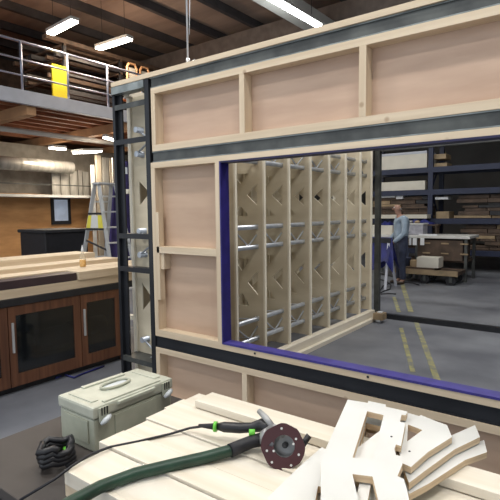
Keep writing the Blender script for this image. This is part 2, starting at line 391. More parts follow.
# loose thick board on the far side
mb = MB().box(-1.235, .60, 1.285, 1.385, .8615, .888, .002)
solo('timber_board', mb, M['whiteX'], 'loose pale board lying on top at the far side of the stack', 'board', (-.3, 1.33, .8575))
# clear film
mb = MB(); n = 14; vs = {}
for i in range(n + 1):
    for j in range(n + 1):
        x = -1.10 + .42 * i / n; y = .755 + .14 * j / n
        vs[i, j] = mb.bm.verts.new((x, y, .853 + random.uniform(0, .010)))
for i in range(n):
    for j in range(n): mb.bm.faces.new((vs[i, j], vs[i+1, j], vs[i+1, j+1], vs[i, j+1])).smooth = True
solo('plastic_film', mb, M['film'], 'crinkled clear plastic film lying on the near board under the hose', 'film', (-.9, .8, .85))

# toolbox
bz, bt = TZ, .868
X0b, X1b, Y0b, Y1b = -1.765, -1.527, 1.04, 1.452
t = thing('toolbox', 'grey green plastic toolbox with two latches beside the board stack', 'toolbox', ((X0b + X1b) / 2, (Y0b + Y1b) / 2, bz))
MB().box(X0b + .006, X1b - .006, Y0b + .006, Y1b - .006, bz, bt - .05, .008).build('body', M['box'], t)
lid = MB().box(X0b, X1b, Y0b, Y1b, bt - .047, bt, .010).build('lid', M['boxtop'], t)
mb = MB().box(X0b + .03, X1b - .05, Y0b + .03, Y0b + .06, bt - .001, bt + .004, .002).box(X0b + .03, X1b - .05, Y1b - .06, Y1b - .03, bt - .001, bt + .004, .002)
mb.box(X0b + .012, X0b + .035, Y0b + .1, Y1b - .1, bt - .001, bt + .007, .003).box(X1b - .03, X1b - .012, Y0b + .06, Y1b - .06, bt - .001, bt + .006, .002)
mb.build('lid_ribs', M['boxtop'], lid)
# carrying handle: flat oval loop on the lid
mb = MB(); cx, cy = (X0b + X1b) / 2 - .015, (Y0b + Y1b) / 2
pts = [(cx + .032 * math.cos(a), cy + .07 * math.sin(a), bt + .007) for a in [2 * math.pi * k / 24 for k in range(25)]]
mb.tube(pts, .006, 8, False).build('handle', M['box'], lid)
MB().box(cx - .024, cx + .024, cy - .06, cy + .06, bt + .0, bt + .003, .001).build('handle_recess', M['latch'], lid)
for y in (Y0b + .045, Y1b - .045):
    mb = MB().box(X1b - .001, X1b + .008, y - .022, y + .022, bt - .062, bt - .006, .003)
    lt = mb.build('latch_plate', M['box'], t)
    mb = MB()
    mb.tube([(X1b + .014, y - .022, bt - .066), (X1b + .02, y - .008, bt - .056), (X1b + .02, y + .008, bt - .048), (X1b + .014, y + .022, bt - .044)], [.006, .011, .011, .006], 10)
    mb.build('latch', M['latch'], t)
    mb = MB()
    for k in (-1, 0, 1): mb.box(X1b + .007, X1b + .0105, y + k * .012 - .002, y + k * .012 + .002, bt - .036, bt - .006)
    mb.build('latch_slots', M['dark'], lt)
mb = MB().box(X1b - .0065, X1b - .001, Y0b + .10, Y1b - .10, bt - .14, bt - .06, .002)
mb.build('side_panel', M['box'], t); MB().box(X0b + .04, X1b - .04, Y0b + .0, Y0b + .007, bt - .15, bt - .06, .002).build('side_panel', M['box'], t)
MB().box(X1b - .001, X1b + .012, Y0b + .11, Y1b - .11, bt - .02, bt - .006, .003).build('lid_lip', M['boxtop'], t)
for y in (Y0b + .02, Y1b - .02):
    for x in (X0b + .02, X1b - .02): MB().box(x - .012, x + .012, y - .012, y + .012, bz - .0, bz + .003).build('foot', M['dark'], t)
# dark bundle left of the stack
mb = MB()
c0 = P(72, 452, 'Z', .74)
pts = []
for k in range(60):
    a = k * .42; r = .055 + .012 * math.sin(k * 1.7)
    pts.append((c0.x - .05 + r * math.cos(a) * 1.0, c0.y - .03 + r * math.sin(a) * 1.0, TZ + .014 + .0011 * k + .006 * math.sin(k * 2.1)))
solo('coiled_black_hose', mb.tube(pts, .013, 8), M['black'], 'coiled black hose lying on the table in front of the toolbox', 'hose', (c0.x, c0.y, TZ))
mb = MB().tube([P(58, 440, 'Z', .74), P(63, 444, 'Z', .735), P(67, 452, 'Z', .72), P(70, 461, 'Z', .705)], .009, 8)
solo('green_strap', mb, M['green'], 'small lime green strap by the black hose coil', 'strap', tuple(P(62, 446, 'Z', .70)))

# hose and tool
B0 = .857
hz = B0 + .019
def PZ(l): return [P(a, b, 'Z', z) for a, b, z in l]
mb = MB().tube(PZ([(40, 522, .868), (70, 503, .868), (100, 487, .868), (135, 474, .870), (170, 465.5, .873), (205, 457.5, .876), (230, 450.5, .880), (242, 446, .884)]), .0175, 16)
solo('dust_hose', mb, M['hose'], 'thick dark green vacuum hose crossing the boards to the router', 'hose', tuple(P(150, 470, 'Z', .852)))
mb = MB().tube(PZ([(20, 500, .80), (55, 479, .845), (72, 466, .862), (90, 454.5, .866), (110, 447, .861), (140, 441, .861), (170, 434, .864), (190, 428, .875), (205, 426, .893), (216, 427, .905)]), .0042, 8)
solo('power_cable', mb, M['blackrib'], 'thin black power cable curving over the boards to the tool handle', 'cable', tuple(P(140, 441, 'Z', .857)))
pc = P(283, 446.5, 'Z', .912)
t = thing('trim_router', 'handheld router lying on its side showing its maroon round base plate', 'power tool', (pc.x, pc.y, B0))
n = Vector((.40, -.80, .34)).normalized()
ex = Vector((0, 0, 1)).cross(n).normalized(); ey = n.cross(ex).normalized()      # ex to image right, ey up
if ex.dot(Vector((.8, .6, 0))) < 0: ex = -ex
rad = .0635
def dl(a, b, h): return pc + ex * a + ey * b + n * h
outer = []
for k in range(48):
    a = 2 * math.pi * k / 48; r = min(rad * 1.02, rad * .965 / max(abs(math.cos(a - .5)), abs(math.sin(a - .5)), .5))
    if .30 * math.pi < a < .42 * math.pi: r *= .97
    outer.append((r * math.cos(a), r * math.sin(a)))
hole = [(.031 * math.cos(-2 * math.pi * k / 28) + .004, .031 * math.sin(-2 * math.pi * k / 28) + .002) for k in range(28)]
tear = [(-.032, .012), (-.026, .006), (-.031, -.002), (-.042, .0)]
MB().poly(outer, [hole, tear], dl, .007).build('base_plate', M['maroon'], t, M['dark'])
mb = MB()
for a, b in ((-.005, .050), (.038, .024), (.047, -.018), (.026, -.048), (-.030, -.044), (-.046, -.014), (-.026, -.013), (.031, .010)):
    mb.tube([dl(a, b, .006), dl(a, b, .009)], .0035, 8)
mb.build('screws', M['screw'], t)
mb = MB()
N = 32
prof = [(.034, -.002), (.035, -.015), (.034, -.028), (.026, -.034), (.010, -.036)]
rings = []
for r, h in prof: rings.append([mb.bm.verts.new(dl(r * math.cos(2 * math.pi * k / N) + .004, r * math.sin(2 * math.pi * k / N) + .002, h)) for k in range(N)])
for A, B in zip(rings, rings[1:]):
    for k in range(N): mb.bm.faces.new((A[k], A[(k+1) % N], B[(k+1) % N], B[k])).smooth = True
mb.bm.faces.new(rings[-1]); mb.build('bell_housing', M['cast'], t)
MB().tube([dl(.004, .002, -.034), dl(.004, .002, -.016)], .009, 12).tube([dl(.004, .002, -.02), dl(.004, .002, -.006)], .005, 8).build('cutter_bit', M['dark'], t)
mb = MB().poly([(a * .93, b * .93) for a, b in outer], [hole], lambda a, b, h: dl(a, b, -.004 - h), .006); mb.build('cast_base', M['cast'], t, M['cast'])
# arm and ribs of the casting
MB().tube([dl(-.035, .03, -.02), dl(-.05, .02, -.04), dl(-.055, .0, -.05)], [.026, .028, .022], 12).build('casting_arm', M['cast'], t)
kn = PZ([(259, 411, .965), (266, 418, .955), (273, 427, .94)])
MB().tube([kn[0], kn[1], kn[2]], [.0085, .010, .009], 12).tube([kn[2], dl(0, .03, -.03)], .011, 10).build('lever', M['cast'], t)
MB().tube([dl(-.015, .044, -.02), dl(.02, .042, -.02), dl(.045, .03, -.02)], .010, 10).build('clamp_ring', M['cast'], t)
MB().tube([dl(.053, .018, -.045), dl(.068, .008, -.045)], [.024, .022], 16).build('depth_knob', M['black'], t)
# motor body / grip toward the left
hp = PZ([(217, 426.5, .905), (224, 427, .905), (240, 428, .908), (252, 427.5, .912), (262, 425, .92), (272, 430, .925)])
gr = MB().tube(hp, [.010, .0165, .0165, .0155, .021, .020], 16).build('grip', M['black'], t)
MB().tube(PZ([(214, 426.5, .905), (217, 426.7, .905)]), .0165, 16).build('green_ring', M['green'], gr)
MB().tube(PZ([(199, 425.5, .897), (214, 426.5, .905)]), [.005, .0105], 12).build('strain_relief', M['blackrib'], gr)
MB().tube(PZ([(249, 432.5, .915), (255, 432.5, .915)]), .010, 10).build('green_switch', M['green'], gr)
MB().tube(PZ([(230, 450.8, .882), (240, 446.5, .885), (252, 441.5, .890), (263, 439, .897)]), [.0205, .020, .0195, .021], 16).build('hose_cuff', M['blackrib'], t)
MB().tube([dl(-.03, -.03, -.05), dl(-.03, -.046, -.05)], [.02, .016], 12).build('dust_port', M['blackrib'], t)

# cut plates (white plywood with notches)
def plate(name, label, cat, outer, holes, zt, th, n_=1, group=None):
    """outer/holes measured on the plane of the plate top"""
    def tr(l): return [tuple(P(x, y, 'Z', zt)[:2]) for x, y in l]
    mb = MB().poly(tr(outer), [tr(h) for h in holes], lambda a, b, h: (a, b, zt - h), th)
    q = P(outer[0][0], outer[0][1], 'Z', zt - th)
    return solo(name, mb, M['cut'], label, cat, (q.x, q.y, zt - th), group, M['cutedge'])
mainO = [(347.7, 399.5), (367.5, 402.8), (368.5, 400.9), (386, 404.5), (385.5, 406.5), (407.5, 411.5), (406, 415), (401.5, 414.8), (400, 421.6), (405.5, 423), (401, 446), (396, 444.5), (394.5, 449), (396, 455), (401.5, 456), (402.5, 464), (397.5, 476), (404, 479), (408, 494), (413, 520), (417, 560), (322, 560), (320.4, 461), (325.6, 449)]
mainH = [[(367.2, 411.2), (383.6, 415), (373, 459), (352.5, 457.6)], [(352.4, 474), (372.5, 476.5), (381, 512), (362, 516)]]
zt0 = .975; th = .018
shift = [(0, 0, 0)]
plate('cut_plywood_plate', 'topmost white cut plywood plate with two slot windows and notched right edge', 'cut panel', mainO, mainH, zt0, th)
def moved(l, dx, dy, rot=0, c=(370, 450)):
    o = []
    for x, y in l:
        a, b = x - c[0], y - c[1]; o.append((c[0] + a * math.cos(rot) - b * math.sin(rot) + dx, c[1] + a * math.sin(rot) + b * math.cos(rot) + dy))
    return o
# second stack to the right, lying turned
O2 = [(395, 409), (419, 416), (421, 415), (437, 421.5), (447, 425), (452, 437), (428, 452), (411, 467), (402, 463), (396, 440)]
H2 = [[(408, 424.5), (422.5, 430), (407, 441.5)]]
plate('cut_plywood_plate', 'white cut plywood plate with a triangular window right of the topmost plate', 'cut panel', O2, H2, .952, th)
plate('cut_plywood_plate', 'long notched plywood arm at the right under the triangular windowed plate', 'cut panel', [(404, 470), (411, 463), (450, 436), (475, 425), (480, 437), (455, 449), (426, 470), (409, 483)], [], .930, th)
plate('cut_plywood_plate', 'plywood arm lowest of the right hand stack of notched arms', 'cut panel', [(403, 482), (425, 468), (462, 448), (484, 440), (487, 452), (465, 460), (428, 484), (409, 494)], [], .908, th)
# second layer under the main plate: diagonal arm seen through its windows
plate('cut_plywood_plate', 'white cut plywood plate directly under the topmost plate, seen through its windows', 'cut panel', [(340, 470), (352, 452), (386, 426), (404, 424), (396, 452), (372, 478), (362, 530), (330, 530)], [[(349, 478), (360, 480), (355, 505), (345, 502)]], .952, th)
plate('cut_plywood_plate', 'white plywood plate lying flat on the boards at the lower left of the plate pile', 'cut panel', [(322, 447), (330, 452), (334, 480), (332, 540), (262, 540), (268, 497), (300, 466)], [[(318, 486), (322, 487), (318, 512), (314, 508)]], .885, th)
for i, (z, dx, dy) in enumerate(((.930, 2, 3), (.908, 0, 5), (.885, 3, 7))):
    O = [(352, 408), (372, 410), (398, 416), (392, 446), (388, 480), (395, 540), (340, 540), (338, 470), (338, 440)]
    H = [[(364, 420), (381, 424), (372, 462), (352, 460)]]
    plate('cut_plywood_plate', 'white cut plywood plate in the pile beneath the topmost plate, %s layer down' % ['second', 'third', 'fourth'][i], 'cut panel', moved(O, dx, dy), [moved(h, dx, dy) for h in H], z, th)
# screw dots on plates
for x, y, z in ((391.5, 436.8, zt0), (409.5, 451.5, .952)):
    q = P(x, y, 'Z', z); solo('screw_head', MB().tube([q, q + Vector((0, 0, .0015))], .003, 8), M['dark'], 'tiny dark screw head on the %s white plate' % ('topmost' if z == zt0 else 'triangular windowed'), 'screw', tuple(q))

# ------------------------------------------------------------------ left bench with planks and glass fronted cabinet
BX = -4.2
t0 = t = thing('glass_cabinet', 'brown wooden cabinet bench with dark glass doors at the left', 'cabinet', (BX - .4, 2.6, 0))
Ya, Yb = 1.3, 3.29
bx('top_board', M['dark'], BX - 1.9, BX + .01, Ya - .02, Yb + .35, .79, .85, t)
bx('side_panel', M['brown'], BX - .7, BX, Yb - .03, Yb, .0, .79, t); bx('side_panel', M['brown'], BX - .7, BX, Ya, Ya + .03, .0, .79, t)
bx('back_panel', M['dark'], BX - .72, BX - .7, Ya, Yb, .0, .79, t); bx('bottom_panel', M['brown'], BX - .7, BX - .03, Ya + .03, Yb - .03, .06, .08, t)
bx('plinth', M['dark'], BX - .08, BX - .05, Ya + .03, Yb - .03, 0, .06, t)
ys = [1.33, 2.04, 2.765, 3.258]
for i, (a, b) in enumerate(zip(ys, ys[1:])):
    d = MB().box(BX - .025, BX, a + .004, a + .07, .06, .785).box(BX - .025, BX, b - .075, b - .004, .06, .785).box(BX - .025, BX, a + .07, b - .075, .70, .785).box(BX - .025, BX, a + .07, b - .075, .06, .17).build('door', M['brown'], t)
    MB().box(BX - .016, BX - .010, a + .07, b - .075, .17, .70).build('pane', M['glass'], d)
    if i: MB().box(BX, BX + .02, a + .028, a + .045, .37, .64, .003).build('handle', M['alum'], d)
mb = MB()
for k in range(4): mb.tube([(BX - .35, Ya + .3 + k * .42, .3 + .02 * k), (BX - .35, Ya + .70 + k * .42, .3 + .02 * k)], .10, 14)
solo('stored_rolls', mb, M['dark'], 'dark rolls stored behind the cabinet\'s glass doors', 'rolls', (BX - .35, 2.4, .08))
for x in (BX - 1.85, ):
    for y in (Ya + .1, Yb + .2): bx('leg', M['brown'], x, x + .08, y - .04, y + .04, 0, .79, t0)
# planks on it, running along y
pk = [(-.02, -.30, .852, .935, 'broad pale plank under the glue bottle stack at the front of the left bench'),
      (-.34, -.62, .852, .935, 'pale plank second from the front in the lower layer on the left bench'),
      (-.66, -1.10, .852, .96, 'pale plank in the lower middle of the left bench'),
      (-1.15, -1.8, .852, .99, 'thick pale plank at the back of the left bench')]
for a, b, z0, z1, lb in pk:
    solo('timber_plank', MB().box(BX + a, BX + b, 1.25, 3.75, z0, z1, .003), M['pineY'], lb, 'plank', (BX + a, 2.6, z0))
pk = [(0, -.22, 2.762, .937, 1.02, 'pale plank with square cut end at the front of the left bench'),
      (-.24, -.48, 1.2, .937, 1.02, 'pale plank second from the front, carrying the glue bottle'),
      (-.70, -.98, 1.2, .962, 1.04, 'pale plank third from the front on top of the left bench'),
      (-1.2, -1.62, 1.2, .992, 1.085, 'raised pale plank furthest back on the left bench')]
for a, b, ya, z0, z1, lb in pk:
    solo('timber_plank', MB().box(BX + a, BX + b, ya, 3.8, z0, z1, .003), M['pineY'], lb, 'plank', (BX + a, 2.9, z0))
solo('dark_offcut', MB().box(BX - .02, BX - .2, 1.2, 2.75, .937, 1.012, .003), mat('dark_maroon_board', (.05, .03, .035), .5, var=.2), 'dark maroon board butting the square cut pale plank on the left bench', 'board', (BX - .1, 2.0, .937))
g = P(83, 267, 'Z', 1.02)
t = thing('glue_bottle', 'clear squeeze bottle of amber glue standing on the left bench planks', 'bottle', (g.x, g.y, 1.02))
def lathe(mb, c, prof, n=16):
    rings = [[mb.bm.verts.new((c[0] + r * math.cos(2 * math.pi * k / n), c[1] + r * math.sin(2 * math.pi * k / n), c[2] + h)) for k in range(n)] for r, h in prof]
    for A, B in zip(rings, rings[1:]):
        for k in range(n): mb.bm.faces.new((A[k], A[(k+1) % n], B[(k+1) % n], B[k])).smooth = True
    mb.bm.faces.new(rings[0][::-1]); mb.bm.faces.new(rings[-1]); return mb
gz = (g.x, g.y, 1.021)
lathe(MB(), gz, [(.035, 0), (.036, .02), (.036, .09), (.030, .125), (.014, .155), (.013, .165)]).build('bottle_body', M['clear'], t)
lathe(MB(), gz, [(.031, .003), (.033, .02), (.033, .075), (.028, .08)]).build('glue', M['glue'], t)
lathe(MB(), gz, [(.015, .165), (.014, .185), (.006, .215), (.004, .235)]).build('nozzle', M['white'], t)

# ------------------------------------------------------------------ stepladder
t = thing('stepladder', 'tall aluminium stepladder with yellow side panels behind the left bench', 'ladder', (-7.2, 5.2, 0))
lc = Vector((-7.17, 5.31, 0))
sdir = Vector((.98, .10, 0)).normalized(); wdir = Vector((.12, .98, 0)).normalized()
topz = 2.1
hs = .46; tw = .16; bw = .26
def lp(s_, w_, z): return lc + sdir * s_ + wdir * w_ + Vector((0, 0, z))
def rl(side, fs, z):            # rail point: fs=+1 step face, -1 back legs
    k = 1 - z / topz; return lp(fs * (.05 + hs * k), side * (tw + (bw - tw) * k), z)
for fs in (1, -1):
    for sd in (1, -1): MB().bar(rl(sd, fs, 0), rl(sd, fs, topz), .03, .06, wdir).build('side_rail', M['alum'], t)
for k in range(1, 8):
    z = k * .27; MB().bar(rl(-1, 1, z), rl(1, 1, z), .09, .025).build('step', M['alum'], t)
for z in (.3, .8, 1.3, 1.8): MB().bar(rl(-1, -1, z), rl(1, -1, z), .02, .03).build('cross_bar', M['alum'], t)
MB().box(-.11, .11, -.2, .2, 0, .03, .004).build('top_cap', M['alum'], t).matrix_parent_inverse = Matrix.Translation(-t.location) @ Matrix.Translation(lp(0, 0, topz))
for sd in (-1,):
    for (a0, a1, m) in ((-.95, -.45, 'ystick'), (-.45, .45, 'fix'), (.45, .95, 'ystick')):
        for_z0, for_z1 = 1.34, 1.56
        q = [rl(sd, 1, z) * ((a + 1) / 2) + rl(sd, -1, z) * ((1 - a) / 2) - wdir * .03 for z, a in ((for_z0, a0), (for_z0, a1), (for_z1, a1), (for_z1, a0))]
        mb = MB(); v = [mb.bm.verts.new(p) for p in q] + [mb.bm.verts.new(p - wdir * .01) for p in q]
        for f in ((0,1,2,3),(7,6,5,4),(0,4,5,1),(1,5,6,2),(2,6,7,3),(3,7,4,0)): mb.bm.faces.new([v[i] for i in f])
        mb.build('side_panel', M[m], t)
    for z in (1.32, 1.59): MB().bar(rl(sd, 1, z) - wdir * .035, rl(sd, -1, z) - wdir * .035, .02, .035).build('panel_trim', M['dark'], t)
    MB().bar(rl(sd, 1, .95), rl(sd, -1, 1.12), .02, .03).build('brace', M['dark'], t)

# ------------------------------------------------------------------ west side under the mezzanine
WX = -15.0
tag(bx('wall_partition', M['ortim'], WX - .1, WX, 3.0, 12.6, 0, 2.25), kind=S)
tag(bx('wall_upper_partition', mat('upper_wall', (.34, .31, .26), .7, var=.3), WX - .3, WX - .2, 3, 16, 0, 3.84), kind=S)
q0, q1 = P(50, 196, 'X', WX), P(70.5, 224, 'X', WX)
t = tag(MB().box(WX + .0, WX + .06, q0.y, q1.y, q1.z, q0.z).build('window_1', M['dark']), kind=S)
tag(MB().box(WX + .06, WX + .07, q0.y + .1, q1.y - .12, q1.z + .12, q0.z - .12).build('window_pane', M['winblue'], t), 'pale blue lit pane')
sh = thing('storage_shelf', 'grey steel shelf above the orange partition holding metal sheets', 'shelf', (WX, 8, 2.2))
bx('shelf_board', M['fix'], WX - .2, WX + .7, 6.5, 10.3, 2.12, 2.2, sh); bx('kick_rail', M['steel'], WX + .68, WX + .7, 6.5, 10.3, 2.5, 2.53, sh)
shs = [(52, 60), (61, 69), (70, 77.5), (78.5, 82), (83, 88.5)]
for i, (a, b) in enumerate(shs):
    p, q = P(a, 180, 'X', WX + .45), P(b, 180, 'X', WX + .45)
    solo('metal_sheet', MB().box(WX + .42 - .02 * (i % 2), WX + .45, p.y, q.y, 2.2, 3.02 + .05 * (i % 2)), M['sheet'], 'upright galvanised metal sheet on the shelf, %s from the left' % ['first', 'second', 'third', 'fourth', 'fifth'][i], 'sheet', (WX + .43, p.y, 2.2))
mb = MB().tube([(WX + .7, 5.5, 3.1), (WX + .7, 9.3, 3.1)], .2, 20)
solo('air_duct', mb, M['sheet'], 'round silver duct running above the upright metal sheets', 'duct', (WX + .7, 7.5, 2.9))
# supports and pale uprights
for i, (a, b, m, y0, y1, nm, lb) in enumerate(((90, 93, 'fix', 165, 250, 'steel_upright', 'slim grey upright left of the stepladder'), (94.5, 99.5, 'beige', 155, 250, 'beige_door_panel', 'beige panel standing just behind the stepladder top'),
                                        (101, 107, 'sheet', 157, 250, 'metal_sheet', 'tall bright metal sheet standing above the stepladder'), (108, 111.5, 'beige', 158, 250, 'beige_door_panel', 'narrow beige panel between two bright metal sheets'))):
    Xp = WX + 1.2
    p, q = P(a, y0, 'X', Xp), P(b, y0, 'X', Xp)
    solo(nm, MB().box(Xp, Xp + .08, p.y, q.y, 0, p.z, .01), M[m], lb, 'panel', (Xp, p.y, 0))
p = P(111.5, 158, 'X', -12.9); q = P(116, 158, 'X', -12.9)
solo('metal_sheet', MB().box(-12.9, -12.85, p.y, q.y, 0, p.z), M['sheet'], 'bright metal sheet beside the purple cloth', 'sheet', (-12.9, p.y, 0))
# purple cloth, wavy
mb = MB(); nn = 24; p = P(111, 160, 'X', -9.4); q = P(133, 160, 'X', -9.4)
A = []
for i in range(nn + 1):
    u = i / nn; y = p.y + (q.y - p.y) * u; x = -9.4 + .06 * math.sin(u * 22)
    zt_ = 2.2 + (p.z - 2.2) * min(1, u * 2.2)
    A.append((mb.bm.verts.new((x - .05, y - .25 * (1 - u), 0.02)), mb.bm.verts.new((x, y, zt_))))
for a, b in zip(A, A[1:]): mb.bm.faces.new((a[0], b[0], b[1], a[1])).smooth = True
solo('purple_drape', mb, M['purple'], 'dark purple cloth hanging behind the steel ladder frame', 'cloth', (-9.4, p.y, 0))
# white card added in place of a bright window behind the ladder frame
p = P(122.5, 167, 'X', -9.2); q = P(127.5, 174, 'X', -9.2)
solo('window_stand_in', MB().box(-9.21, -9.2, p.y, q.y, q.z, p.z), M['white'], 'small blank white card added in place of a bright window', 'card', (-9.2, p.y, q.z))
# black covered box
p = P(45, 229, 'X', -9.2); q = P(87.5, 229, 'X', -9.2)
t = thing('black_bin', 'long black storage bin standing in front of the orange partition', 'bin', (-9.6, (p.y + q.y) / 2, 0))
bx('bin_body', M['black'], -10.2, -9.2, p.y, q.y, 0, 1.2, t, .02); bx('rim', M['dark'], -10.24, -9.16, p.y - .04, q.y + .04, 1.2, 1.27, t, .02)

# mezzanine
MX = -10.6
t = thing('mezzanine_deck', 'raised steel mezzanine with blue grey edge beam at upper left', 'mezzanine', (MX - 3, 9, 4.05))
bx('edge_beam', M['mezz'], MX - .12, MX, -2, 15.5, 4.06, 4.36, t); bx('deck_board', M['joist'], -19.9, MX - .12, -2, 15.5, 4.28, 4.35, t)
k = 0; x = MX - .6
while x > -16: 
    bx('joist', M['joist'], x - .05, x + .05, -2, 15.4, 4.10, 4.28, t); x -= .55
for y in (3.2, 5.9, 8.7, 11.6): bx('cross_beam', M['joist2'], -19.9, MX - .14, y, y + .22, 3.86, 4.10, t)
for y in (1.5, 12.4): bx('post', M['mezz'], MX - .2, MX - .05, y, y + .15, 0, 4.06, t)
MB().tube([(-12.2, -2, 3.72), (-12.2, 15, 3.72)], .07, 12).build('service_pipe', M['fix'], t)
r = thing('guard_rail', 'grey steel guard rail along the mezzanine edge', 'railing', (MX, 8, 4.36))
for z, rr in ((5.43, .028), (5.04, .02), (4.69, .02)): MB().tube([(MX - .06, -2, z), (MX - .06, 15.4, z)], rr, 10).build('rail', M['rail'], r)
y = 6.93 - 1.15 * 7
while y < 15.4:
    MB().tube([(MX - .06, y, 4.36), (MX - .06, y, 5.43)], .028, 10).build('post', M['rail'], r); y += 1.15
p, q = P(52, 66, 'X', -10.95), P(67.3, 66, 'X', -10.95)
t = thing('yellow_panel', 'bright yellow panel standing on the mezzanine behind the railing', 'panel', (-10.95, p.y, 4.36))
bx('sheet', M['ymez'], -11.0, -10.95, p.y, q.y, 4.36, 5.22, t); bx('foot', M['dark'], -11.1, -10.85, p.y, p.y + .06, 4.355, 4.40, t)
# timber racks on the mezzanine
t = thing('mezzanine_rack', 'dark storage rack of long bars behind the mezzanine railing', 'rack', (-12.5, 9.5, 4.36))
for x in (-11.6, -13.6):
    for y in (7.4, 9.2, 11.2, 13): bx('upright', M['dark'], x, x + .08, y, y + .08, 4.35, 6.1, t)
for z in (4.7, 5.15, 5.6, 5.95):
    for y in (7.4, 9.2, 11.2, 13): bx('bearer', M['brownst'], -13.6, -11.5, y, y + .07, z, z + .05, t)
i = 0
for z in (4.76, 5.21, 5.66, 6.01):
    for x in (-11.7, -12.1, -12.5, -12.9, -13.3):
        dz = random.uniform(0, .02); w = random.uniform(.06, .2); dy = random.uniform(-.4, .4)
        m = random.choice(['tan', 'brownst', 'brownst', 'dark', 'dark'])
        solo('long_bar', MB().box(x, x + w, 7.2 + dy, 13.3 + dy, z + .0, z + .06 + dz * 3), M[m], 'long bar stored on the dark rack behind the mezzanine railing', 'bar', (x, 10, z), 'bars stored on the mezzanine rack')
solo('back_screen', MB().box(-16, -15.9, 4, 15, 4.352, 6.6), M['brownst'], 'dark brown screen at the back of the mezzanine', 'screen', (-16, 9, 4.35))
# curved wooden chairs on the mezzanine
for i, (px, py) in enumerate(((132.5, 72), (145, 70))):
    c = P(px, 88, 'X', -10.9); c.z = 4.36
    t = thing('wooden_chair', 'curved pale wooden chair %s on the mezzanine end' % ('on the left' if i == 0 else 'on the right'), 'chair', tuple(c))
    mb = MB()
    W, H_ = .165, .5
    pts = [c + Vector((0, -W, .45)), c + Vector((0, -W, 1.28)), c + Vector((0, -W + .06, 1.38)), c + Vector((0, W - .06, 1.40)), c + Vector((0, W, 1.28)), c + Vector((0, W, .45))]
    mb.tube(pts, .035, 10).build('back_frame', M['joist2'], t)
    MB().box(c.x - .4, c.x + .02, c.y - W, c.y + W, 4.36 + .42, 4.36 + .46, .01).build('seat', M['joist2'], t)
    for dx in (0, -.37):
        for dy in (-W + .02, W - .02): MB().tube([(c.x + dx, c.y + dy, 4.36), (c.x + dx, c.y + dy, 4.78)], .02, 8).build('leg', M['joist2'], t)
    MB().box(c.x - .015, c.x + .01, c.y - W + .04, c.y + W - .04, 4.36 + .95, 4.36 + 1.28, .01).build('back_panel', M['cream'], t)

# ------------------------------------------------------------------ lamps
def strip(a, b, w, m, label, real=None, power=60, col=(1, .9, .78), up=.5):
    a, b = Vector(a), Vector(b); c = (a + b) / 2
    t = thing('strip_light', label, 'light', tuple(c + Vector((0, 0, 0))))
    MB().bar(a + Vector((0, 0, .06)), b + Vector((0, 0, .06)), w, .07).build('fitting', M['fix'], t)
    MB().bar(a, b, w * .85, .05, bev=.02).build('tube', M[m], t)
    if c.z > 4.5:
        mb = MB()
        for u in (.15, .85):
            p_ = a.lerp(b, u); mb.tube([p_ + Vector((0, 0, .09)), (p_.x, p_.y, 7.199)], .006, 6)
        mb.build('suspension_wire', M['dark'], t)
    ld = bpy.data.lights.new('lamp', 'AREA'); ld.shape = 'RECTANGLE'; ld.size = (b - a).length; ld.size_y = w; ld.energy = power; ld.color = col
    lo = bpy.data.objects.new('lamp_glow', ld); COL.objects.link(lo)
    d = (b - a).normalized(); zz = Vector((0, 0, 1)); yy = zz.cross(d)
    mtx = Matrix.Identity(4)
    for i in range(3): mtx[i][0] = d[i]; mtx[i][1] = yy[i]; mtx[i][2] = zz[i]; mtx[i][3] = c[i] - (.05 if i == 2 else 0)
    lo.matrix_world = mtx
    lo.parent = t; lo.matrix_parent_inverse = Matrix.Translation(-t.location)
    ld2 = bpy.data.lights.new('lamp', 'POINT'); ld2.energy = power * up; ld2.color = col; ld2.shadow_soft_size = .12  # extra point lamp added below the tube to brighten the roof overhead
    l2 = bpy.data.objects.new('added_spill', ld2); COL.objects.link(l2); l2.location = c - Vector((0, 0, .25)); l2.parent = t; l2.matrix_parent_inverse = Matrix.Translation(-t.location)
    lo.matrix_parent_inverse = Matrix.Translation(-t.location)
WARM = (1, .78, .56)
strip(P(98, 49, 'Z', 6), P(130, 39, 'Z', 6), .22, 'tube', 'glowing strip light above the mezzanine railing', power=60, up=1.1, col=WARM)
strip(P(50, 34, 'Z', 6), P(75, 21, 'Z', 6), .22, 'tube', 'glowing strip light at the far upper left near the roof', power=60, up=1.1, col=WARM)
strip(P(262, -7, 'Z', 6), P(319, 26, 'Z', 6), .2, 'tubec', 'long white strip light above the top of the timber wall', power=70, col=(.95, 1, .97))
p = P(86, 152, 'X', -13.3)
strip(P(77, 152.5, 'X', -13.3), P(97.5, 152, 'X', -13.3), .6, 'tube', 'bright lamp hanging under the mezzanine left of the ladder frame', power=34, up=.9, col=(1, .85, .66))
strip(P(50, 148, 'X', -13.6), P(65, 149.5, 'X', -13.6), .2, 'tube', 'bright lamp under the mezzanine at its far left', power=24, up=.9, col=(1, .85, .66))
a_ = P(104, 137.5, 'X', -11.6); b_ = P(115, 140.5, 'X', -11.6)
strip(a_, b_, .15, 'tube', 'lamp under the mezzanine close behind the ladder frame', power=20, col=WARM)
# strip lights out of view, added to light the work area
i = 0
for (x, y) in ((-2.4, -1.0), (.6, 1.0), (-3.8, 1.0), (1.5, 4.6), (-1.2, 4.8), (-7, 2.5), (-1.5, 9.5)):
    strip((x - .8, y, 5.9), (x + .8, y, 5.9), .25, 'tubec', 'added white strip light out of view over the work floor', power=(84 if y < 2 else (45 if y > 8 else 80)), up=.12, col=(1, .97, .93))
for o in bpy.data.objects:
    if o.get('label') == 'added white strip light out of view over the work floor': o['group'] = 'added strip lights over the work floor'

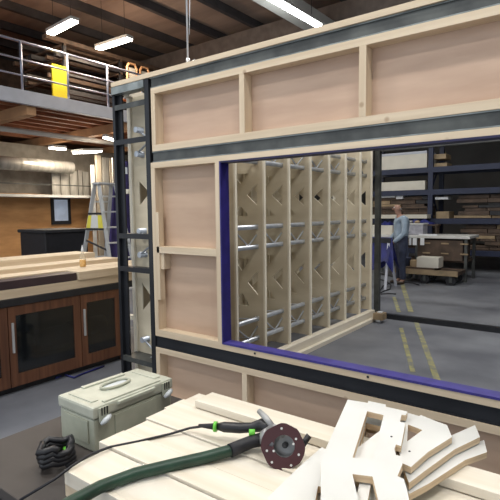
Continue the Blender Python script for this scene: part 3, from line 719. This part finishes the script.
# ------------------------------------------------------------------ far right: racking, bench, cart, man
RY = 13.0
def px_(x, y=200, Y=RY): return P(x, y, 'Y', Y)
rk = thing('pallet_rack', 'tall dark blue pallet racking beyond the far steel frame', 'rack', (-3.5, RY, 0))
ups = [P(368, 200, 'Y', RY).x, P(430, 200, 'Y', RY).x, P(430, 200, 'Y', RY).x + 2.1, P(430, 200, 'Y', RY).x + 4.2]
for x in ups:
    for y in (RY, RY + 1.0): bx('upright', M['rackblue'], x - .06, x + .06, y, y + .08, 0, 4.2, rk)
    MB().bar((x, RY + .1, .3), (x, RY + 1, 1.2), .03, .03).bar((x, RY + 1, 1.2), (x, RY + .1, 2.1), .03, .03).bar((x, RY + .1, 2.1), (x, RY + 1, 3.0), .03, .03).build('brace', M['rackblue'], rk)
levels = [P(400, y, 'Y', RY).z for y in (169, 190.5)] + [1.35, .55]
for z in levels + [3.9]:
    for a, b in zip(ups, ups[1:]):
        for y in (RY, RY + 1): bx('beam', M['rackblue'], a + .06, b - .06, y, y + .06, z - .14, z, rk)
        bx('deck', M['brownst'], a + .06, b - .06, RY + .07, RY + 1, z - .03, z, rk)
def stock(label, px0, px1, y0, y1, m, cat='board pack', name='board_pack', d=.8, Y=None, group=None, zb=None):
    Y = RY + .08 if Y is None else Y
    a, b = P(px0, (y0 + y1) / 2, 'Y', Y), P(px1, (y0 + y1) / 2, 'Y', Y)
    zt, zb_ = P((px0 + px1) / 2, y0, 'Y', Y).z, P((px0 + px1) / 2, y1, 'Y', Y).z
    if zb is not None: zt += zb - zb_; zb_ = zb
    return solo(name, MB().box(a.x, b.x, Y, Y + d, zb_, zt, .01), M[m], label, cat, (a.x, Y, zb_), group)
stock('large pack of cream boards on the rack\'s upper shelf', 376, 427, 154, 168, 'cream', zb=levels[0])
stock('thin pale blue top sheet on the large pack of cream boards', 376, 427, 151, 153.5, 'mezz', 'sheet', 'sheet', Y=RY + .08, zb=levels[0] + P(401, 154, 'Y', RY + .08).z - P(401, 168, 'Y', RY + .08).z + .001)
stock('smaller pack of cream boards on the shelf below the large pack', 376, 425, 180.5, 189.5, 'cream', zb=levels[1])
stock('white lit carton on the shelf above the man\'s head', 396, 403, 195.2, 199, 'white', 'carton', 'carton', .4)  # white block put where a bright gap shows between the shelves
stock('slim white strip of board above and left of the man\'s head', 380, 395, 196, 197.6, 'white', 'strip', 'board_strip', .3)
r_ = random.Random(3)
for lv, zb_, zt_ in (('a', 1.36, 1.95), ('b', .56, 1.2)):
    z = zb_
    while z < zt_ - .06:
        h = r_.uniform(.05, .10); x = ups[0] + .08
        while x < ups[-1] - .3:
            w = r_.uniform(.35, .9); nxt = min([u for u in ups if u > x + .01] or [99]) - .08
            if x + w > nxt: w = nxt - x
            if w > .12 and not (x + w > P(432, 200, 'Y', RY).x and x < P(450, 200, 'Y', RY).x):
                m = r_.choice(['brownst', 'brownst', 'dark', 'tan', 'brownst', 'brownst'])
                solo('timber_stock', MB().box(x, x + w - .02, RY + .09 + r_.uniform(0, .1), RY + .85, z, z + h, .004), M[m], 'dark brown length of stock on the lower shelves of the blue racking', 'timber', (x, RY + .1, z), 'stock on the lower shelves of the racking')
            x += w
            if x >= nxt - .02: x = nxt + .17
        z += h + .008
for i, (y0, y1, m) in enumerate(((154, 159, 'tan'), (163, 169, 'tan'), (197, 199.5, 'white'), (211.5, 222, 'tan'))):
    stock('%s on the right hand bay of the blue racking' % ['tan carton on the top shelf', 'wide tan carton under the top one', 'pale flat carton on the second shelf', 'large tan carton low down'][i], 433 + i, 446 + i, y0, y1, m, 'carton', 'carton', .5, Y=RY - .0 + .1)

# dark backdrop boards behind the rack so the far wall reads dark are the shed wall itself
# work bench at far right
BYf = 11.0
zb = P(420, 235.5, 'Y', BYf).z
bxl, bxr = P(366, 236, 'Y', BYf).x, P(470, 236, 'Y', BYf).x
t = thing('far_workbench', 'grey workbench with drawers and bins in front of the blue racking', 'workbench', ((bxl + bxr) / 2, BYf, 0))
bx('worktop', M['fix'], bxl, bxr, BYf, BYf + .9, zb - .06, zb, t, .01)
for x in (bxl + .05, (bxl + bxr) / 2, bxr - .12):
    for y in (BYf + .05, BYf + .8): bx('leg', M['steel'], x, x + .06, y, y + .06, 0, zb - .06, t)
bx('lower_shelf', M['brownst'], bxl + .1, bxr - .1, BYf + .1, BYf + .8, .42, .46, t)
c0_ = P(412, 240, 'Y', BYf)
bx('drawer_unit', M['brownst'], c0_.x + .12, bxr - .15, BYf + .03, BYf + .75, .46, zb - .10, t)
for k in range(3):
    for j in range(2): mb = MB().box(c0_.x + .24 + k * .4, c0_.x + .40 + k * .4, BYf + .01, BYf + .03, .60 + j * .22, .63 + j * .22); mb.build('drawer_handle', M['tan'], t)
stock('stack of pale cream boards on the far bench left of the man', 366, 392.5, 224, 233, 'cream', Y=BYf + .1, d=.6, zb=zb + .001)
def cloth(label, a, b, w, h, m='cobalt', name='blue_cloth'):
    mb = MB(); n_ = 16; vs = {}
    a, b = Vector(a), Vector(b); d = b - a; sd = Vector((0, 1, 0))
    rr = random.Random(len(label))
    for i in range(n_ + 1):
        for j in range(9):
            u, v = i / n_, j / 8
            z = h * (math.sin(math.pi * u) ** .5) * (math.sin(math.pi * v) ** .6) * (1 + .3 * math.sin(u * 17 + v * 5))
            vs[i, j] = mb.bm.verts.new(a + d * u + sd * w * v + Vector((0, 0, z + .004)))
    for i in range(n_):
        for j in range(8): mb.bm.faces.new((vs[i, j], vs[i+1, j], vs[i+1, j+1], vs[i, j+1])).smooth = True
    return solo(name, mb, M[m], label, 'cloth', tuple(a))
zz_ = zb + .30
a = P(378, 221, 'Y', BYf + .2); b = P(392, 221, 'Y', BYf + .2); zt1 = P(380, 224, 'Y', BYf + .1).z
cloth('crumpled cobalt blue cloth on the cream boards left of the man', (a.x, BYf + .15, zb + .001 + P(380, 224, 'Y', BYf + .1).z - P(380, 233, 'Y', BYf + .1).z), (b.x, BYf + .15, zb + .001 + P(380, 224, 'Y', BYf + .1).z - P(380, 233, 'Y', BYf + .1).z), .45, .08)
# raised shelf on bench with long cream board and blue cloth
t = thing('bench_riser', 'low riser shelf standing on the back of the far workbench', 'shelf', (bxr - 1.5, BYf + .6, zb))
zr = P(415, 224.5, 'Y', BYf + .5).z
x0r, x1r = P(376, 220, 'Y', BYf + .62).x, P(438, 220, 'Y', BYf + .62).x
bx('shelf_board', M['brownst'], x0r, x1r, BYf + .62, BYf + .88, zr - .03, zr, t)
for x in (x0r + .03, (x0r + x1r) / 2, x1r - .07): bx('support', M['brownst'], x, x + .04, BYf + .65, BYf + .85, zb, zr - .03, t)
cloth('long cobalt blue cloth on the riser shelf right of the man', (P(404, 221, 'Y', BYf + .62).x, BYf + .62, zr), (P(433, 221, 'Y', BYf + .62).x, BYf + .62, zr), .24, .10)
zq = P(400, 218.5, 'Y', RY - .35).z
t = thing('long_cream_board', 'long cream board on brackets below the dark stock behind the man', 'board', (-4.5, RY - .3, zq))
bx('board', M['cream'], P(370, 216, 'Y', RY - .35).x, P(427, 216, 'Y', RY - .35).x, RY - .35, RY - .02, zq, zq + .10, t, .005)
for x in (P(374, 216, 'Y', RY - .35).x, P(400, 216, 'Y', RY - .35).x, P(424, 216, 'Y', RY - .35).x): bx('bracket', M['rackblue'], x, x + .04, RY - .34, RY, zq - .05, zq, t)
# plastic tub with things
a = P(406, 230, 'Y', BYf + .15); b = P(423, 230, 'Y', BYf + .15)
t = thing('plastic_tub', 'translucent white plastic tub on the far bench right of the man', 'tub', ((a.x + b.x) / 2, BYf + .3, zb))
hb = .27
MB().box(a.x, b.x, BYf + .15, BYf + .5, zb + .001, zb + hb, .02).build('tub_body', mat('tub_plastic', (.40, .40, .46), .3, var=.3, scale=12), t); bx('rim', M['fix'], a.x - .015, b.x + .015, BYf + .135, BYf + .515, zb + hb - .03, zb + hb, t, .008)
q = P(414, 226, 'Y', BYf + .1)
for k, px0 in enumerate((410, 417)):
    q = P(px0, 226, 'Y', BYf + .3); solo('stored_cloth', lathe(MB(), (q.x, BYf + .32, zb + hb), [(.06, 0), (.065, .03), (.04, .06), (.01, .065)]), M['tan' if k else 'cast'], '%s bundle lying on the plastic tub' % ('tan' if k else 'grey'), 'bundle', (q.x, BYf + .32, zb + hb))
a = P(419, 234, 'Y', BYf + .05); b = P(437, 234, 'Y', BYf + .05)
solo('white_sheet', MB().box(a.x, b.x, BYf + .02, BYf + .14, zb + .001, zb + .03, .005), M['white'], 'white sheet on the right of the far workbench', 'sheet', (a.x, BYf, zb))
for k, (p0, p1) in enumerate(((409, 411.5), (413, 417), (420.5, 424.5))):
    a = P(p0, 241, 'Y', BYf + .0); b = P(p1, 241, 'Y', BYf)
    z0, z1 = P(p0, 245, 'Y', BYf).z, P(p0, 238, 'Y', BYf).z
    solo('white_card', MB().box(a.x, b.x, BYf - .02, BYf - .012, z0, z1), M['white'], 'blank white card hanging from the far bench edge, %s from the left' % ['first', 'second', 'third'][k], 'card', (a.x, BYf - .02, z0))
a = P(400.5, 240, 'Y', BYf - .1); b = P(407, 240, 'Y', BYf - .1); z0, z1 = P(403, 257, 'Y', BYf - .1).z, P(403, 232, 'Y', BYf - .1).z
mb = MB(); vs = {}
for i in range(13):
    for j in range(11):
        u, v = i / 12, j / 10
        vs[i, j] = mb.bm.verts.new((a.x - .04 * v + (b.x - a.x + .08 * v) * u, BYf - .06 - .05 * math.sin(u * math.pi) - .025 * math.sin(u * 14) * v + (.14 if j == 0 else 0), z1 - (z1 - z0) * v * (1 + .05 * math.sin(u * 9))))
for i in range(12):
    for j in range(10): mb.bm.faces.new((vs[i, j], vs[i+1, j], vs[i+1, j+1], vs[i, j+1])).smooth = True
solo('navy_jacket', mb, M['trouser'], 'dark navy jacket hanging over the far bench edge right of the man', 'jacket', (a.x, BYf - .1, z0))
# cart
CY = 10.75
zc = P(415, 270, 'Y', CY).z
x0c, x1c = P(398, 272, 'Y', CY).x, P(462, 272, 'Y', CY).x
zc = .34
t = thing('timber_trolley', 'low flat wooden trolley on black wheels in front of the far workbench', 'trolley', ((x0c + x1c) / 2, CY, 0))
bx('deck', M['brownst'], x0c, x1c, CY - .35, CY + .32, zc - .13, zc - .05, t, .01); bx('edge_board', M['tan'], x0c, x1c, CY - .38, CY - .35, zc - .14, zc - .03, t)
for x in (x0c + .15, (x0c + x1c) / 2, x1c - .15):
    for y in (CY - .27, CY + .25): 
        MB().tube([(x, y - .03, .1), (x, y + .03, .1)], .1, 20).build('wheel', M['black'], t)
        bx('fork', M['steel'], x - .03, x + .03, y - .05, y - .035, .06, zc - .13, t)
zd = zc - .05
for i, (p0, p1, h, m, nm) in enumerate(((405, 434, .05, 'brownst', 'brown board lying on the trolley deck'), (416, 438, .22, 'cream', 'cream panel block on the right of the trolley'), (409, 416, .14, 'tan', 'small tan offcut on the trolley'))):
    a = P(p0, 268, 'Y', CY - .3); b = P(p1, 268, 'Y', CY - .3)
    z0 = zd if i == 0 else zd + .051
    solo('timber_offcut', MB().box(a.x, b.x, CY - .3 + .03 * i, CY + .2 - .1 * i, z0, z0 + h, .006), M[m], nm, 'offcut', (a.x, CY, z0))
a = P(404, 254, 'Y', CY); solo('blue_bucket', lathe(MB(), (a.x + .05, CY - .06, zd), [(.0, 0), (.10, .0), (.13, .22), (.14, .24)]), M['trouser'], 'dark blue bucket on the left end of the trolley', 'bucket', (a.x, CY, zd))
# trestle draped with blue cloth left of the man
TYb = 9.5
t = thing('trestle', 'pale trestle legs under the blue cloth beside the far steel post', 'trestle', (-4.1, TYb, 0))
xa, xb = P(380, 260, 'Y', TYb).x, P(391, 260, 'Y', TYb).x
ztr = P(384, 238, 'Y', TYb).z
bx('top_bar', M['dark'], xa - .25, xb, TYb - .03, TYb + .03, ztr - .10, ztr, t)
for x in (xa - .2, xb - .05):
    for s_ in (-1, 1): MB().bar((x, TYb, ztr - .06), (x + .05, TYb + s_ * .3, 0), .05, .03).build('leg', M['mezz'], t)
mb = MB(); n_ = 20; vs = {}
for i in range(n_ + 1):
    for j in range(11):
        u, v = i / n_, j / 10
        x = xa - .2 + (xb - xa + .22) * u; s_ = abs(v - .5) * 2
        drop = s_ * (.52 + .12 * math.sin(u * 7) + .10 * u)
        yy_ = TYb + (v - .5) * (.12 + .34 * s_) + .025 * math.sin(u * 21) * s_
        vs[i, j] = mb.bm.verts.new((x + .10 * s_ * u, yy_, ztr + .015 - drop))
for i in range(n_):
    for j in range(10): mb.bm.faces.new((vs[i, j], vs[i+1, j], vs[i+1, j+1], vs[i, j+1])).smooth = True
solo('blue_dust_sheet', mb, M['cobalt'], 'cobalt blue cloth draped over the trestle left of the man', 'cloth', (xa, TYb, .3))
# cables on floor
for i, l in enumerate(([(380, 291), (383, 286), (390, 283), (397, 282.5), (405, 282.5), (413, 283), (419, 285)], [(381, 294), (388, 293.5), (396, 294)], [(378, 279), (386, 281), (391, 285), (390, 289), (384, 291), (380, 293)], [(378, 273), (386, 275), (394, 277), (402, 278)])):
    solo('floor_cable', MB().tube([P(x, y, 'Z', .012) for x, y in l], .011, 6), M['blackrib'], 'dark cable on the floor beyond the far steel frame, %s' % ['long one reaching to the trolley', 'short straight one nearest the frame', 'looping one beside the blue cloth', 'one running beneath the man'][i], 'cable', tuple(P(*l[0], 'Z', 0)))
mb = MB().tube([P(x, y, 'Z', .012) for x, y in [(56, 378), (64, 374.5), (74, 377.5), (82, 374), (90, 371), (104, 366)]], .010, 6)
solo('floor_cable', mb, M['cobalt'], 'blue cable on the floor in front of the glass cabinet', 'cable', tuple(P(74, 377, 'Z', 0)))

# ------------------------------------------------------------------ man
mp = P(401, 240, 'Y', 10.15); base = Vector((mp.x, 10.15, 0))
fw = Vector((-.80, -.60, 0)).normalized(); rt = Vector((fw.y, -fw.x, 0))        # facing image left; rt = his right
def W(f, s_, z): return base + fw * f + rt * s_ + Vector((0, 0, z))
def skin(name, m, verts, edges, parent, sub=2, root=0):
    me = bpy.data.meshes.new(name); me.from_pydata([tuple(v[0]) for v in verts], [], []) if False else None
    me = bpy.data.meshes.new(name)
    me.from_pydata([tuple(v[0]) for v in verts], edges, [])
    o = bpy.data.objects.new(name, me); COL.objects.link(o); me.materials.append(m)
    sk = o.modifiers.new('skin', 'SKIN'); sk.use_smooth_shade = True
    for i, v in enumerate(verts):
        r = v[1] if isinstance(v[1], tuple) else (v[1], v[1])
        me.skin_vertices[0].data[i].radius = r; me.skin_vertices[0].data[i].use_root = (i == root)
    ss = o.modifiers.new('sub', 'SUBSURF'); ss.levels = sub; ss.render_levels = sub
    # bake modifiers into a plain mesh
    dg = bpy.context.evaluated_depsgraph_get(); dg.update()
    em = bpy.data.meshes.new_from_object(o.evaluated_get(dg)); o.modifiers.clear(); old = o.data; o.data = em; bpy.data.meshes.remove(old)
    if parent: o.parent = parent; o.matrix_parent_inverse = Matrix.Translation(-parent.location)
    return o
man = thing('person', 'balding man in a pale blue shirt and dark trousers standing in profile at the bench', 'person', tuple(base))
# joints: (forward, right, z)
pel = W(0, 0, .93)
J = {}
V = [(pel, (.11, .09)), (W(.0, 0, 1.10), (.12, .10)), (W(-.01, 0, 1.28), (.15, .12)), (W(.01, 0, 1.41), (.12, .09)), (W(.045, 0, 1.48), .055), (W(.075, 0, 1.54), .062),
     (W(.085, 0, 1.60), (.085, .08)), (W(.085, 0, 1.665), (.075, .08)), (W(.08, 0, 1.70), .05)]
E_ = [(i, i + 1) for i in range(8)]
def add(chain, root):
    prev = root
    for c, r in chain:
        V.append((c, r)); E_.append((prev, len(V) - 1)); prev = len(V) - 1
    return prev
hands = []
for s_ in (1, -1):
    w = add([(W(.0, s_ * .19, 1.39), .065), (W(.0, s_ * .235, 1.22), .05), (W(.02, s_ * .25, 1.10), .042), (W(.14, s_ * .22, .98), .036), (W(.26, s_ * .17, .88), .026), (W(.30, s_ * .16, .85), (.02, .035)), (W(.34, s_ * .15, .82), (.016, .038))], 3)
    hands.append((s_, w))
    add([(W(.0, s_ * .10, .84), .095), (W(.02, s_ * .11, .50), .062), (W(.0, s_ * .115, .30), .055), (W(-.02, s_ * .12, .10), .042), (W(.02, s_ * .12, .055), .04), (W(.12, s_ * .13, .035), .032)], 0)
for s_, w in hands:
    for k in range(4):
        o_ = (k - 1.5) * .018; L = (.05, .06, .055, .045)[k]
        c = W(.35, s_ * .15 + o_, .815)
        add([(c + fw * .012, .0095), (c + fw * (.012 + L * .5) + Vector((0, 0, -.012)), .009), (c + fw * (.012 + L * .8) + Vector((0, 0, -.04)), .0085)], w)
    add([(W(.32, s_ * .15 - s_ * .035, .83), .011), (W(.35, s_ * .15 - s_ * .055, .815), .009)], w)
body = skin('body', M['skin'], V, E_, man, 2)
# face: nose, ears, eyes, brow
hc = W(.085, 0, 1.62)
MB().tube([W(.165, 0, 1.635), W(.185, 0, 1.605), W(.17, 0, 1.595)], [.008, .016, .012], 8).build('nose', M['skin'], man)
for s_ in (1, -1):
    lathe(MB(), W(.075, s_ * .083, 1.585), [(.005, 0), (.016, .012), (.02, .035), (.014, .055), (.004, .06)], 8).build('ear', M['skin'], man)
    lathe(MB(), W(.158, s_ * .032, 1.624), [(.003, 0), (.010, .004), (.010, .012), (.003, .016)], 8).build('eye', M['white'], man)
    MB().tube([W(.165, s_ * .015, 1.65), W(.155, s_ * .05, 1.652)], .005, 6).build('eyebrow', M['hair'], man)
MB().tube([W(.163, -.025, 1.565), W(.168, 0, 1.566), W(.163, .025, 1.565)], .005, 6).build('mouth', M['maroon'], man)
pts = [W(.085 - .072 * math.cos(a), .076 * math.sin(a), 1.61 + .0 * a) for a in [(-1.25 + 2.5 * k / 12) for k in range(13)]]
MB().tube(pts, [.008] + [.018] * 11 + [.008], 8).build('hair', M['hair'], man)
SV = [(W(.0, 0, .82), (.15, .13)), (W(.0, 0, 1.10), (.165, .145)), (W(-.015, 0, 1.28), (.18, .15)), (W(.005, 0, 1.41), (.14, .11)), (W(.03, 0, 1.465), .068)]
SE = [(0, 1), (1, 2), (2, 3), (3, 4)]
for s_ in (1, -1):
    prev = 3
    for c, r in [(W(.0, s_ * .195, 1.395), .082), (W(.0, s_ * .24, 1.22), .067), (W(.02, s_ * .255, 1.09), .060), (W(.14, s_ * .222, .975), .052), (W(.22, s_ * .19, .91), .044)]:
        SV.append((c, r)); SE.append((prev, len(SV) - 1)); prev = len(SV) - 1
skin('shirt', M['shirt'], SV, SE, man, 2)
TV = [(W(.0, 0, .93), (.158, .135)), (W(0, 0, 1.13), (.145, .122))]; TE = [(0, 1)]
for s_ in (1, -1):
    prev = 0
    for c, r in [(W(.0, s_ * .10, .82), .112), (W(.02, s_ * .11, .50), .085), (W(.0, s_ * .115, .30), .075), (W(-.02, s_ * .12, .09), .07)]:
        TV.append((c, r)); TE.append((prev, len(TV) - 1)); prev = len(TV) - 1
skin('trousers', M['trouser'], TV, TE, man, 2)
for s_ in (1, -1):
    skin('shoe', M['shoe'], [(W(-.05, s_ * .12, .05), .048), (W(.05, s_ * .125, .045), (.045, .042)), (W(.15, s_ * .13, .035), (.045, .034)), (W(.19, s_ * .13, .03), .026)], [(0, 1), (1, 2), (2, 3)], man, 1)

# ------------------------------------------------------------------ world and view
w = bpy.data.worlds.new('world'); sc.world = w; w.use_nodes = True
bg = w.node_tree.nodes['Background']; bg.inputs[0].default_value = (.86, .93, 1, 1); bg.inputs[1].default_value = 1.1
sc.view_settings.view_transform = 'Standard'; sc.view_settings.look = 'None'; sc.view_settings.exposure = 0.0
